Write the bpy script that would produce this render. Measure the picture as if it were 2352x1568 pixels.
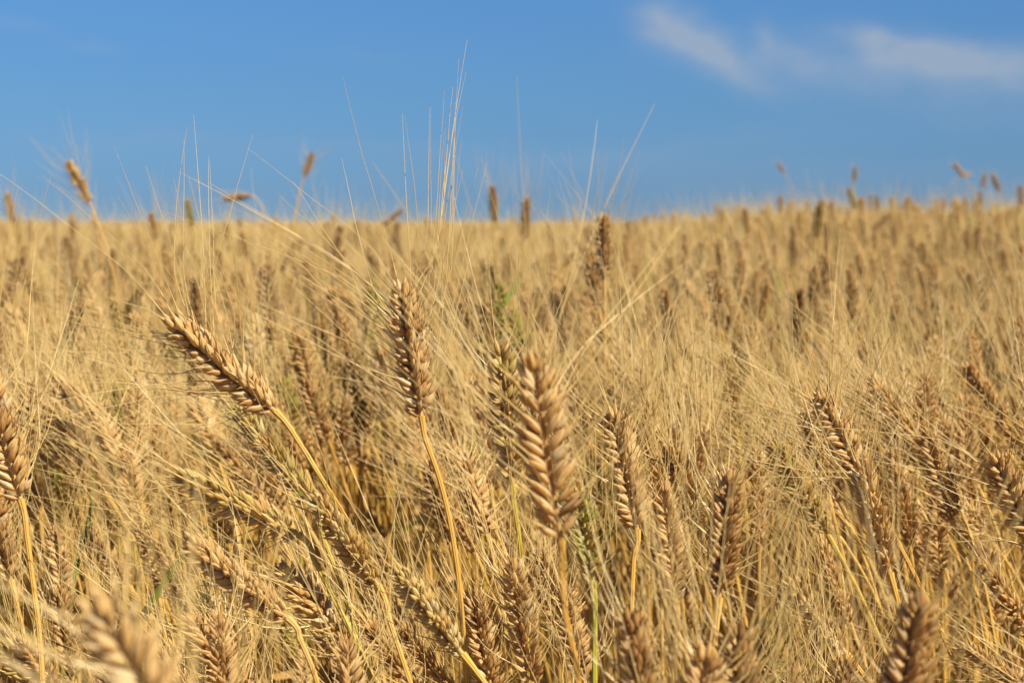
import bpy, math, random
import numpy as np
from mathutils import Vector

for o in list(bpy.data.objects):
    bpy.data.objects.remove(o)
SC = bpy.context.scene
COL = SC.collection
rng = np.random.default_rng(11)
random.seed(11)
R = math.radians

# ------------------------------------------------------------------ camera
EYE = np.array([0.0, 0.0, 1.0])
LENS, SENSOR = 40.0, 23.5
PW, PH = 2352.0, 1568.0                    # pixel grid the photograph was measured in
FPX = PW * LENS / SENSOR
HORIZON_Y = 503.0
PITCH = math.atan((PH / 2 - HORIZON_Y) / FPX)
FWD = np.array([0, math.cos(PITCH), -math.sin(PITCH)])
UPV = np.array([0, math.sin(PITCH), math.cos(PITCH)])
RGT = np.array([1.0, 0, 0])
cam = bpy.data.cameras.new("camera")
cam.lens = LENS
cam.sensor_width = SENSOR
cam.sensor_fit = 'HORIZONTAL'
cam.clip_start = 0.02
cam.clip_end = 3000
cam.dof.use_dof = True
cam.dof.focus_distance = 1.08
cam.dof.aperture_fstop = 8.0
cam.dof.aperture_blades = 7
camo = bpy.data.objects.new("camera", cam)
camo.location = EYE
camo.rotation_euler = (R(90) - PITCH, 0, 0)
COL.objects.link(camo)
SC.camera = camo

# ------------------------------------------------------------------ sun
SUN_ELEV = R(46)
SUN_DIR = np.array([0.74, -0.67, 0.0])     # towards the sun, on the ground
SUN_DIR /= np.linalg.norm(SUN_DIR)
to_sun = Vector((SUN_DIR[0] * math.cos(SUN_ELEV), SUN_DIR[1] * math.cos(SUN_ELEV), math.sin(SUN_ELEV)))
sun = bpy.data.lights.new("sun", 'SUN')
sun.energy = 4.6
sun.angle = R(0.53)
sun.color = (1.0, 0.915, 0.765)
suno = bpy.data.objects.new("sun", sun)
suno.rotation_euler = (-to_sun).to_track_quat('-Z', 'Y').to_euler()
suno.location = (3, -2, 6)
COL.objects.link(suno)

SC.view_settings.view_transform = 'Standard'
SC.view_settings.look = 'None'
SC.view_settings.exposure = 0.93
SC.view_settings.gamma = 1.0
SC.render.engine = 'CYCLES'
SC.cycles.max_bounces = 6
SC.cycles.diffuse_bounces = 4
SC.cycles.glossy_bounces = 2
SC.cycles.transmission_bounces = 4
SC.cycles.use_denoising = True


# ------------------------------------------------------------------ node helper
class NT:
    def __init__(self, tree):
        self.t = tree

    def n(self, typ, **kw):
        nd = self.t.nodes.new(typ)
        for k, v in kw.items():
            setattr(nd, k, v)
        return nd

    def put(self, sock, v):
        if v is None:
            return
        if hasattr(v, 'is_output'):
            self.t.links.new(v, sock)
        else:
            sock.default_value = v

    def m(self, op, a, b=None, c=None, clamp=False):
        nd = self.n('ShaderNodeMath', operation=op, use_clamp=clamp)
        for i, v in enumerate((a, b, c)):
            self.put(nd.inputs[i], v)
        return nd.outputs[0]

    def mix(self, f, a, b, blend='MIX'):
        nd = self.n('ShaderNodeMix', data_type='RGBA', blend_type=blend)
        self.put(nd.inputs[0], f)
        for s, v in ((nd.inputs[6], a), (nd.inputs[7], b)):
            if isinstance(v, tuple) and len(v) == 3:
                v = (*v, 1)
            self.put(s, v)
        return nd.outputs[2]

    def attr(self, name):
        return self.n('ShaderNodeAttribute', attribute_name=name).outputs['Fac']

    def noise(self, vec, scale, detail=3, rough=0.5):
        nd = self.n('ShaderNodeTexNoise')
        self.put(nd.inputs['Vector'], vec)
        nd.inputs['Scale'].default_value = scale
        nd.inputs['Detail'].default_value = detail
        nd.inputs['Roughness'].default_value = rough
        return nd.outputs['Fac']

    def rng(self, v, a, b, c, d, smooth=False):
        nd = self.n('ShaderNodeMapRange', interpolation_type='SMOOTHSTEP' if smooth else 'LINEAR')
        self.put(nd.inputs[0], v)
        for i, x in enumerate((a, b, c, d)):
            self.put(nd.inputs[i + 1], x)
        return nd.outputs[0]


# ------------------------------------------------------------------ world: sky with thin cloud
world = bpy.data.worlds.new("World")
SC.world = world
world.use_nodes = True
wt = world.node_tree
wt.nodes.clear()
W = NT(wt)
sky = W.n('ShaderNodeTexSky', sky_type='NISHITA', sun_disc=False)
sky.sun_elevation = SUN_ELEV
sky.sun_rotation = math.atan2(SUN_DIR[0], SUN_DIR[1])
sky.altitude = 600
sky.air_density = 1.0
sky.dust_density = 0.0
sky.ozone_density = 3.0
tc = W.n('ShaderNodeTexCoord').outputs['Generated']
sep = W.n('ShaderNodeSeparateXYZ')
wt.links.new(tc, sep.inputs[0])
X_, Y_, Z_ = sep.outputs
az = W.m('ARCTAN2', X_, Y_)
el = W.m('ARCSINE', Z_)
# clean dry air: the low sky keeps its blue instead of whitening out
ramp = W.n('ShaderNodeValToRGB')
W.put(ramp.inputs[0], W.rng(el, R(0), R(25), 0.0, 1.0))
rs = ramp.color_ramp.elements
for pos_, c_ in ((0.03, (.21, .39, .785)), (0.156, (.285, .50, .80)), (0.284, (.35, .605, .91)), (1.0, (.8, .92, 1.0))):
    e_ = rs.new(pos_) if pos_ not in (0.03, 1.0) else rs[0 if pos_ < .5 else -1]
    e_.position = pos_
    e_.color = (*c_, 1)
tinted = ramp.outputs[0]
base = W.mix(1.0, sky.outputs[0], tinted, 'MULTIPLY')


def sky_px(px, py):
    """azimuth and elevation of a point of the sky"""
    d = FWD + RGT * (px - PW / 2) / FPX - UPV * (py - PH / 2) / FPX
    d /= np.linalg.norm(d)
    return math.atan2(d[0], d[1]), math.asin(d[2])


comb = W.n('ShaderNodeCombineXYZ')
W.put(comb.inputs[0], az)
W.put(comb.inputs[1], W.m('MULTIPLY', el, 1.8))
warp = W.n('ShaderNodeTexNoise')
W.put(warp.inputs['Vector'], comb.outputs[0])
warp.inputs['Scale'].default_value = 22
warp.inputs['Detail'].default_value = 5
wsep = W.n('ShaderNodeSeparateColor')
wt.links.new(warp.outputs['Color'], wsep.inputs[0])
AZ = W.m('ADD', az, W.m('MULTIPLY', W.m('SUBTRACT', wsep.outputs[0], 0.5), 0.045))
EL = W.m('ADD', el, W.m('MULTIPLY', W.m('SUBTRACT', wsep.outputs[1], 0.5), 0.022))
puffs = [  # (px, py, half length px, half width px, tilt deg (down to the right positive), strength)
    (1545, 62, 80, 42, 32, 0.66), (1610, 105, 110, 42, 36, 0.58), (1690, 160, 120, 32, 30, 0.42),
    (1772, 92, 38, 38, 60, 0.46), (1830, 135, 110, 30, 20, 0.26), (1640, 50, 50, 16, 20, 0.2),
    (2000, 92, 64, 32, 22, 0.55), (2090, 128, 150, 36, 12, 0.64), (2270, 146, 190, 36, 3, 0.66),
    (2200, 165, 260, 34, 4, 0.26), (1950, 180, 320, 44, 8, 0.22), (2300, 250, 420, 60, 10, 0.12),
    (210, 97, 50, 12, 2, 0.20), (45, 58, 60, 16, 0, 0.14), (860, 122, 90, 12, 4, 0.10), (300, 320, 240, 26, 0, 0.12),
    (930, 350, 360, 22, 3, 0.10), (1500, 350, 420, 30, -6, 0.12), (2000, 420, 700, 50, 2, 0.12),
]
total = None
for (px, py, a, b, tilt, k) in puffs:
    a0, e0 = sky_px(px, py)
    da = W.m('SUBTRACT', AZ, a0)
    de = W.m('SUBTRACT', EL, e0)
    c, s = math.cos(R(-tilt)), math.sin(R(-tilt))
    u = W.m('MULTIPLY', W.m('ADD', W.m('MULTIPLY', da, c), W.m('MULTIPLY', de, s)), FPX / a)
    v = W.m('MULTIPLY', W.m('SUBTRACT', W.m('MULTIPLY', de, c), W.m('MULTIPLY', da, s)), FPX / b)
    g = W.m('MULTIPLY', W.m('EXPONENT', W.m('MULTIPLY', W.m('ADD', W.m('MULTIPLY', u, u), W.m('MULTIPLY', v, v)), -0.8)), k)
    total = g if total is None else W.m('ADD', total, g)
wisp = W.noise(comb.outputs[0], 34, 6, 0.6)
dens = W.m('MULTIPLY', total, W.rng(wisp, 0.25, 0.75, 0.5, 1.05))
dens = W.m('MINIMUM', dens, 0.85)
base = W.mix(dens, base, (3.55, 4.4, 5.7))
bg = W.n('ShaderNodeBackground')
W.put(bg.inputs[0], base)
bg.inputs[1].default_value = 0.0505
out = W.n('ShaderNodeOutputWorld')
wt.links.new(bg.outputs[0], out.inputs[0])


# ------------------------------------------------------------------ materials
def plant_material(name, build, rough=0.55, translucent=0.15, spec=0.3):
    """build(N) -> (colour socket, height socket or None)"""
    mt = bpy.data.materials.new(name)
    mt.use_nodes = True
    mt.node_tree.nodes.clear()
    N = NT(mt.node_tree)
    col, h = build(N)
    p = N.n('ShaderNodeBsdfPrincipled')
    N.put(p.inputs['Base Color'], col)
    p.inputs['Roughness'].default_value = rough
    p.inputs['Specular IOR Level'].default_value = spec
    if h is not None:
        b = N.n('ShaderNodeBump')
        b.inputs['Strength'].default_value = 0.5
        b.inputs['Distance'].default_value = 0.0004
        N.put(b.inputs['Height'], h)
        mt.node_tree.links.new(b.outputs[0], p.inputs['Normal'])
    tr = N.n('ShaderNodeBsdfTranslucent')
    N.put(tr.inputs[0], col)
    ms = N.n('ShaderNodeMixShader')
    ms.inputs[0].default_value = translucent
    mt.node_tree.links.new(p.outputs[0], ms.inputs[1])
    mt.node_tree.links.new(tr.outputs[0], ms.inputs[2])
    o = N.n('ShaderNodeOutputMaterial')
    mt.node_tree.links.new(ms.outputs[0], o.inputs[0])
    return mt


def husk_build(N):
    oi = N.n('ShaderNodeObjectInfo').outputs['Random']
    tone = N.attr('tone')
    al, ar, gr = N.attr('along'), N.attr('around'), N.attr('green')
    pos = N.n('ShaderNodeTexCoord').outputs['Object']
    n1 = N.noise(pos, 260, 4)
    n2 = N.noise(pos, 70, 2)
    f = N.m('ADD', N.m('MULTIPLY', tone, 0.8), N.m('MULTIPLY', oi, 0.2))
    c = N.mix(N.rng(f, 0.0, 0.45, 0.0, 1.0), (0.26, 0.11, 0.028), (0.63, 0.335, 0.085))  # darkest tone: brown husks, also shade put into the dark tilted horizon ears
    c = N.mix(N.rng(f, 0.45, 0.85, 0.0, 1.0), c, (0.81, 0.57, 0.23))
    c = N.mix(N.rng(f, 0.82, 0.98, 0.0, 1.0), c, (0.84, 0.70, 0.42))
    c = N.mix(N.m('MULTIPLY', N.rng(n1, 0.35, 0.7, 0.0, 0.45), N.rng(f, 0.1, 0.5, 0.1, 1.0)), c, (0.74, 0.49, 0.19))
    c = N.mix(N.m('MULTIPLY', N.rng(n2, 0.5, 0.75, 0.0, 0.4), N.rng(f, 0.75, 0.98, 1.0, 0.1)), c, (0.54, 0.22, 0.065))
    # fine lengthwise veins of the glume
    vein = N.m('SINE', N.m('MULTIPLY', ar, 6.2832 * 9))
    c = N.mix(N.rng(vein, 0.2, 1.0, 0.0, 0.32), c, (0.38, 0.19, 0.06))
    c = N.mix(N.rng(N.m('ABSOLUTE', N.m('COSINE', N.m('MULTIPLY', ar, 6.2832))), 0.75, 1.0, 0.0, 0.65), c, (0.84, 0.66, 0.36))
    # brown beaks, pale membranous rim below the beak
    c = N.mix(N.rng(al, 0.62, 0.85, 0.0, 0.35), c, (0.78, 0.55, 0.23))
    c = N.mix(N.m('MULTIPLY', N.rng(al, 0.86, 1.0, 0.0, 0.75), N.rng(tone, 0.35, 0.8, 1.0, 0.2)), c, (0.16, 0.08, 0.03))
    g = N.m('MULTIPLY', gr, N.rng(N.m('ADD', n2, N.m('MULTIPLY', tone, 0.25)), 0.35, 0.75, 0.1, 1.0), None, True)
    c = N.mix(g, c, (0.44, 0.44, 0.06))
    return c, N.m('ADD', N.m('MULTIPLY', vein, 0.5), n1)


def awn_build(N):
    oi = N.n('ShaderNodeObjectInfo').outputs['Random']
    tone, gr, al = N.attr('tone'), N.attr('green'), N.attr('along')
    f = N.m('ADD', N.m('MULTIPLY', tone, 0.65), N.m('MULTIPLY', oi, 0.35))
    c = N.mix(f, (0.59, 0.38, 0.11), (0.81, 0.63, 0.285))
    c = N.mix(N.rng(al, 0.0, 0.35, 0.25, 0.0), c, (0.50, 0.30, 0.07))
    c = N.mix(N.m('MULTIPLY', gr, N.rng(al, 0.0, 0.8, 0.9, 0.2)), c, (0.34, 0.33, 0.06))
    return c, None


def stem_build(N):
    oi = N.n('ShaderNodeObjectInfo').outputs['Random']
    tone, gr, al, ar = N.attr('tone'), N.attr('green'), N.attr('along'), N.attr('around')
    pos = N.n('ShaderNodeTexCoord').outputs['Object']
    n1 = N.noise(pos, 60, 4)
    f = N.m('ADD', N.m('MULTIPLY', tone, 0.5), N.m('MULTIPLY', oi, 0.5))
    c = N.mix(f, (0.54, 0.27, 0.035), (0.68, 0.42, 0.09))
    c = N.mix(N.rng(n1, 0.45, 0.75, 0.0, 0.5), c, (0.60, 0.36, 0.11))
    c = N.mix(N.rng(N.noise(pos, 210, 3), 0.58, 0.7, 0.0, 0.5), c, (0.36, 0.20, 0.07))
    c = N.mix(N.rng(N.noise(pos, 14, 2), 0.5, 0.62, 0.0, 0.5), c, (0.66, 0.47, 0.20))
    line = N.m('SINE', N.m('MULTIPLY', ar, 6.2832 * 7))
    c = N.mix(N.rng(line, 0.3, 1.0, 0.0, 0.14), c, (0.40, 0.22, 0.04))
    c = N.mix(N.m('MULTIPLY', gr, N.rng(n1, 0.3, 0.65, 0.5, 1.0)), c, (0.36, 0.38, 0.03))
    return c, line


def leaf_build(N):
    oi = N.n('ShaderNodeObjectInfo').outputs['Random']
    tone, gr, al, ar = N.attr('tone'), N.attr('green'), N.attr('along'), N.attr('around')
    pos = N.n('ShaderNodeTexCoord').outputs['Object']
    n1 = N.noise(pos, 45, 4)
    c = N.mix(N.m('ADD', N.m('MULTIPLY', tone, 0.5), N.m('MULTIPLY', oi, 0.5)), (0.50, 0.28, 0.08), (0.68, 0.48, 0.20))
    c = N.mix(N.rng(n1, 0.5, 0.8, 0.0, 0.6), c, (0.30, 0.16, 0.06))
    line = N.m('SINE', N.m('MULTIPLY', ar, 6.2832 * 6))
    c = N.mix(N.rng(line, 0.2, 1.0, 0.0, 0.2), c, (0.42, 0.24, 0.08))
    c = N.mix(gr, c, N.mix(n1, (0.10, 0.17, 0.02), (0.30, 0.32, 0.05)))
    return c, line


M_HUSK = plant_material("wheat_husk", husk_build, 0.55, 0.36, 0.3)
M_AWN = plant_material("wheat_awn", awn_build, 0.3, 0.14, 0.6)
M_STEM = plant_material("wheat_straw", stem_build, 0.42, 0.08, 0.45)
M_LEAF = plant_material("wheat_leaf", leaf_build, 0.6, 0.35, 0.25)


def soil_build(N):
    pos = N.n('ShaderNodeTexCoord').outputs['Object']
    n1, n2, n3 = N.noise(pos, 3, 6), N.noise(pos, 40, 5), N.noise(pos, 0.4, 3)
    c = N.mix(n1, (0.10, 0.062, 0.035), (0.19, 0.12, 0.065))
    c = N.mix(N.rng(n2, 0.45, 0.62, 0.0, 0.8), c, (0.42, 0.28, 0.11))   # straw litter
    c = N.mix(N.rng(n3, 0.4, 0.7, 0.0, 0.3), c, (0.33, 0.22, 0.09))
    return c, n2


M_SOIL = plant_material("soil_with_straw", soil_build, 0.95, 0.0, 0.1)


# ------------------------------------------------------------------ mesh helpers
class Geo:
    """vertices, quads, material index and the four float attributes, gathered from grids"""

    def __init__(self):
        self.V, self.F, self.M, self.A = [], [], [], []
        self.n = 0

    def grids(self, P, attrs, mat, closed=True):
        """P: (N, rings, segs, 3); attrs: (N, rings, segs, 4) = along, around, tone, green"""
        N, r, s, _ = P.shape
        i = np.arange(r * s).reshape(r, s)
        if closed:
            j = np.roll(i, -1, axis=1)
            q = np.stack([i[:-1], j[:-1], j[1:], i[1:]], -1).reshape(-1, 4)
        else:
            q = np.stack([i[:-1, :-1], i[:-1, 1:], i[1:, 1:], i[1:, :-1]], -1).reshape(-1, 4)
        q = (q[None] + (np.arange(N) * r * s)[:, None, None]).reshape(-1, 4) + self.n
        self.V.append(P.reshape(-1, 3))
        self.A.append(np.broadcast_to(attrs, (N, r, s, 4)).reshape(-1, 4))
        self.F.append(q)
        self.M.append(np.full(len(q), mat, np.int32))
        self.n += N * r * s

    def add(self, g):
        for V, F, Mi, A in zip(g.V, g.F, g.M, g.A):
            pass
        off = self.n
        self.V += g.V
        self.F += [f + off for f in g.F]
        self.M += g.M
        self.A += g.A
        self.n += g.n
        return self

    def mesh(self, name, mats, origin=None):
        V = np.concatenate(self.V).astype(np.float32)
        if origin is not None:
            V = V - np.asarray(origin, np.float32)
        F = np.concatenate(self.F).astype(np.int32)
        A = np.concatenate(self.A).astype(np.float32)
        me = bpy.data.meshes.new(name)
        me.vertices.add(len(V))
        me.vertices.foreach_set('co', V.ravel())
        me.loops.add(F.size)
        me.loops.foreach_set('vertex_index', F.ravel())
        me.polygons.add(len(F))
        me.polygons.foreach_set('loop_start', np.arange(0, F.size, 4, dtype=np.int32))
        me.polygons.foreach_set('loop_total', np.full(len(F), 4, np.int32))
        for m_ in mats:
            me.materials.append(m_)
        if len(mats) > 1:
            me.polygons.foreach_set('material_index', np.concatenate(self.M))
        for k, nm in enumerate(('along', 'around', 'tone', 'green')):
            a = me.attributes.new(nm, 'FLOAT', 'POINT')
            a.data.foreach_set('value', np.ascontiguousarray(A[:, k]))
        me.update(calc_edges=True)
        me.polygons.foreach_set('use_smooth', np.ones(len(F), bool))
        return me


def unit(v):
    v = np.asarray(v, float)
    return v / np.maximum(np.linalg.norm(v, axis=-1, keepdims=True), 1e-9)


def tubes(P, rad, segs):
    """P (N,K,3) polylines, rad (N,K) -> (N,K,segs,3)"""
    T = np.gradient(P, axis=1)
    T = unit(T)
    ref = unit(np.array([0.31, -0.82, 0.48])) + 0 * T
    A = unit(np.cross(T, ref))
    B = np.cross(T, A)
    ph = np.linspace(0, 2 * np.pi, segs, endpoint=False)
    return P[:, :, None] + rad[:, :, None, None] * (np.cos(ph)[None, None, :, None] * A[:, :, None] + np.sin(ph)[None, None, :, None] * B[:, :, None])


def tube_attrs(N, K, segs, tone, green):
    a = np.zeros((N, K, segs, 4))
    a[..., 0] = np.linspace(0, 1, K)[None, :, None]
    a[..., 1] = (np.arange(segs) / segs)[None, None, :]
    a[..., 2] = np.asarray(tone).reshape(-1, 1, 1)
    a[..., 3] = np.asarray(green).reshape(-1, 1, 1)
    return a


def hull_template(rings, segs):
    """a plump boat-shaped hull: x width, y outwards, z along, unit sizes"""
    t = np.linspace(0, 1, rings) ** 0.9
    t[0], t[-1] = 0.0, 1.0
    r = np.interp(t, [0, .05, .14, .27, .40, .54, .67, .78, .87, .94, 1.0], [.14, .46, .78, .98, 1.0, .92, .70, .44, .20, .09, .015])
    ph = np.linspace(0, 2 * np.pi, segs, endpoint=False)
    cx, sy = np.cos(ph), np.sin(ph)
    sy = np.where(sy > 0, 0.55 * np.abs(sy) + 0.62 * np.abs(sy) ** 3.5, sy * 0.8)      # a keel outside, flatter inside
    P = np.zeros((rings, segs, 3))
    P[..., 0] = r[:, None] * cx[None]
    P[..., 1] = r[:, None] * sy[None] - 0.55 * (t[:, None] - 0.35) ** 2 + 0.12
    P[..., 2] = t[:, None]
    return P, t, ph / (2 * np.pi)


HULLS = {}


def hulls(g, lst, rings, segs, tone_spread=0.25):
    """lst of (origin, width vec, outward vec, along vec, tone, green)"""
    if (rings, segs) not in HULLS:
        HULLS[(rings, segs)] = hull_template(rings, segs)
    T, t, a = HULLS[(rings, segs)]
    O = np.array([h[0] for h in lst])
    B = np.array([[h[1], h[2], h[3]] for h in lst])                         # (N,3 basis,3)
    P = O[:, None, None] + np.einsum('rsk,nkc->nrsc', T, B)
    at = np.zeros((len(lst), rings, segs, 4))
    at[..., 0] = t[None, :, None]
    at[..., 1] = a[None, None, :]
    at[..., 2] = np.array([h[4] for h in lst])[:, None, None]
    at[..., 3] = np.array([h[5] for h in lst])[:, None, None]
    g.grids(P, at, 0)


# ------------------------------------------------------------------ the ear
def jit(v, a):
    return unit(v + rng.normal(0, a, 3))


def make_ear(base, axis, side, length, bend=0.0, n=23, plump=1.0, green=0.0, spread=0.55, awn_len=0.12, awn_n=2,
             detail=2, tone=0.5, awn_r=0.00020, broken=0.06, keep=1.0):
    """-> dict(rachis Geo, spikelets [Geo], awns [(Geo, index)])"""
    rings, segs = {3: (10, 12), 2: (8, 9), 1: (6, 6), 0: (5, 5)}[detail]
    K, asegs = {3: (9, 5), 2: (8, 4), 1: (6, 3), 0: (4, 3)}[detail]
    axis = unit(axis)
    side = unit(side - axis * np.dot(side, axis))
    face = np.cross(axis, side)
    bdir = side * math.cos(0.6) + face * math.sin(0.6)
    m = 24
    s = np.linspace(0, 1, m)
    Ts = unit(axis[None] + bend * (s - 0.5)[:, None] * bdir[None])
    Cs = base + np.concatenate([[np.zeros(3)], np.cumsum(0.5 * (Ts[1:] + Ts[:-1]), 0)]) * (length * 0.9 / (m - 1))

    def at(u):
        k = u * (m - 1)
        i = min(int(k), m - 2)
        f = k - i
        return Cs[i] * (1 - f) + Cs[i + 1] * f, unit(Ts[i] * (1 - f) + Ts[i + 1] * f)

    rach = Geo()
    rr = np.full((1, m), 0.0011 * plump)
    rr[0, 0] = 0.0016
    rach.grids(tubes(Cs[None], rr, 6), tube_attrs(1, m, 6, tone, green), 0)
    spk, awn_lines = [], []
    L0 = length / 0.088
    for i in range(n):
        u = (i + 0.4) / n * 0.95
        last = i == n - 1
        C, T = at(u)
        sgn = 1 if i % 2 else -1
        X = unit(side - T * np.dot(side, T))
        Y = np.cross(T, X)
        if last:
            X, Y = Y, -X
        k = np.interp(u, [0, .12, .45, .8, 1], [.72, .92, 1.04, .92, .72]) * L0 * rng.uniform(.9, 1.08)
        al = R(np.interp(u, [0, .5, 1], [46, 43, 28])) * rng.uniform(.75, 1.22)
        if last:
            al = 0.0
        O_ = X * sgn
        D0 = T * math.cos(al) + O_ * math.sin(al)
        N0 = C + O_ * 0.0012 * plump + T * rng.normal(0, .0006)
        tn = float(np.clip(tone + rng.normal(0, .22 * min(1, tone * 2 + .12) * (.3 if tone > .95 else 1)), 0, 1))
        gr = float(np.clip(green * rng.uniform(.5, 1.4), 0, 1))
        fl = []

        def hull(D, org, L, w, h, out_, tshift=0.0):
            D = jit(D, 0.10)
            out_ = unit(out_ - D * np.dot(out_, D))
            Wd = np.cross(out_, D)
            L, w, h = L * k * 1.18 * rng.uniform(.86, 1.12), w * k * plump * rng.uniform(.8, 1.06), h * k * plump
            fl.append((org, Wd * w / 2, out_ * h / 2, D * L, float(np.clip(tn + tshift * min(1, tone * 3) + rng.normal(0, .12 * min(1, tone * 2 + .12)), 0, 1)), gr))
            return org + D * L * 0.985, D

        # two outer florets, the middle one, two glumes
        for sy in (-1, 1):
            tip, D = hull(D0 + Y * sy * 0.24, N0 + Y * sy * 0.0017 * k + T * 0.001 * k, 0.0118, 0.0047, 0.0040, O_ + Y * sy * 0.5)
            if rng.random() > broken and rng.random() < keep:
                awn_lines.append((tip, D, T, O_ + Y * sy * rng.uniform(.1, .8), u, sgn))
        tip, D = hull(D0 + O_ * 0.14, N0 + T * 0.0026 * k + O_ * 0.0022 * k, 0.0108, 0.0042, 0.0036, O_, .08)
        if detail > 0 and rng.random() < .7:
            hull(D0 + O_ * 0.35 + Y * rng.normal(0, .2), N0 + T * 0.0012 * k + O_ * 0.0034 * k, 0.0088, 0.0038, 0.0032, O_ - T * .3, .1)
        if awn_n > 2 or rng.random() < 0.2 * keep:
            awn_lines.append((tip, D, T, O_ + Y * rng.normal(0, .5), u, sgn))
        for sy in (-1, 1):
            if rng.random() < .06:
                continue
            gape = abs(rng.normal(0, .16))
            hull(D0 * 0.98 + Y * sy * (0.40 + gape) + T * 0.1, N0 + Y * sy * 0.0026 * k - T * 0.0006, 0.0098 * rng.uniform(.8, 1.1), 0.0040, 0.0026, Y * sy + O_ * 0.55, -.06)
        g = Geo()
        hulls(g, fl, rings, segs)
        # a torn or gaping glume now and then
        spk.append(g)
    # awns
    N = len(awn_lines)
    awns = []
    if N:
        tip = np.array([a[0] for a in awn_lines])
        D = np.array([a[1] for a in awn_lines])
        T = np.array([a[2] for a in awn_lines])
        Ov = unit(np.array([a[3] for a in awn_lines]) + rng.normal(0, .25, (N, 3)))
        u = np.array([a[4] for a in awn_lines])
        sp = spread if not isinstance(spread, tuple) else np.where(np.array([a[5] for a in awn_lines]) < 0, spread[0], spread[1])
        sd = .3 if not isinstance(spread, tuple) else .16
        th = np.clip(rng.normal(sp, sp * sd, N), .04, 1.15) * np.interp(u, [0, .7, 1], [1.1, .95, .55])
        E = unit(T * np.cos(th)[:, None] + Ov * np.sin(th)[:, None])
        ln = awn_len * rng.uniform(.72, 1.12, N) * np.interp(u, [0, .2, .6, 1], [.55, .85, 1.0, .95])
        short = rng.random(N) < 0.08
        ln = np.where(short, ln * rng.uniform(.3, .6, N), ln)
        w = np.linspace(0, 1, K)
        blend = np.clip(w * 3.2, 0, 1)
        blend = blend * blend * (3 - 2 * blend)
        curl = rng.normal(0.0, .08, (N, 1, 3)) + 0.07 * Ov[:, None]
        wob = rng.normal(0, .014, (N, K, 3))
        dirs = unit(D[:, None] * (1 - blend)[None, :, None] + E[:, None] * blend[None, :, None] + curl * (w[None, :, None] - .3) + wob)
        steps = dirs * (ln / (K - 1))[:, None, None]
        P = tip[:, None] + np.cumsum(np.concatenate([np.zeros((N, 1, 3)), steps[:, :-1]], 1), 1)
        P[:, 0] -= D * 0.0012
        rad = awn_r * np.interp(w, [0, .13, .6, 1], [2.3, 1.15, .9, .3])[None] * rng.uniform(.8, 1.2, (N, 1))
        tone_a = np.clip(rng.normal(.5, .25, N), 0, 1)
        G = tubes(P, rad, asegs)
        A = tube_attrs(N, K, asegs, tone_a, np.clip(green * rng.uniform(.5, 1.3, N), 0, 1))
        for i in range(N):
            g = Geo()
            g.grids(G[i:i + 1], A[i:i + 1], 1)
            awns.append(g)
    return dict(rachis=rach, spikelets=spk, awns=awns)


def bez(p0, p1, p2, p3, n):
    t = np.linspace(0, 1, n)[:, None]
    return (1 - t) ** 3 * p0 + 3 * (1 - t) ** 2 * t * p1 + 3 * (1 - t) * t ** 2 * p2 + t ** 3 * p3


def make_stem(ground, top, axis, green=0.0, detail=2, neck=0.16, rad=0.0019, pts=None, tone=None):
    n, segs = {3: (40, 10), 2: (26, 7), 1: (12, 5), 0: (7, 4)}[detail]
    ground, top = np.asarray(ground, float), np.asarray(top, float)
    axis = unit(axis)
    if pts is None:
        P = bez(top, top - axis * neck, ground + np.array([0, 0, .45 * (top[2] - ground[2])]) + (top - ground) * .15, ground, n)
    else:                                                            # smooth line through given points
        q = [np.asarray(p, float) for p in pts]
        last = q[-1]
        q = [top - axis * -0.0] + q
        P = []
        ext = [q[0] + axis * 0.06] + q + [last + (last - q[-2])]
        per = max(6, n // (len(q) + 1))
        for i in range(1, len(ext) - 2):
            a, b, c, d = ext[i - 1], ext[i], ext[i + 1], ext[i + 2]
            for t in np.linspace(0, 1, per, endpoint=False):
                P.append(0.5 * ((2 * b) + (-a + c) * t + (2 * a - 5 * b + 4 * c - d) * t * t + (-a + 3 * b - 3 * c + d) * t ** 3))
        tail = bez(last, last + unit(last - q[-2]) * .12, ground + np.array([0, 0, .3]), ground, 12)
        P = np.concatenate([np.array(P), tail])
        n = len(P)
    P = P.copy()
    d = np.concatenate([[0], np.cumsum(np.linalg.norm(np.diff(P, axis=0), axis=1))])
    r = np.interp(d, [0, .004, .012, .0135, .016, .05, .3, .8], [1.25, 1.0, .82, 1.05, .80, .84, 1.0, 1.15]) * rad
    if detail >= 2:
        for nd in (0.33, 0.55):
            r *= 1 + .35 * np.exp(-((d - nd) / .006) ** 2)
    g = Geo()
    tn = rng.uniform(0, 1) if tone is None else tone
    at = tube_attrs(1, n, segs, tn, green)
    g.grids(tubes(P[None], r[None], segs), at, 2)
    return g, P


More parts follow.
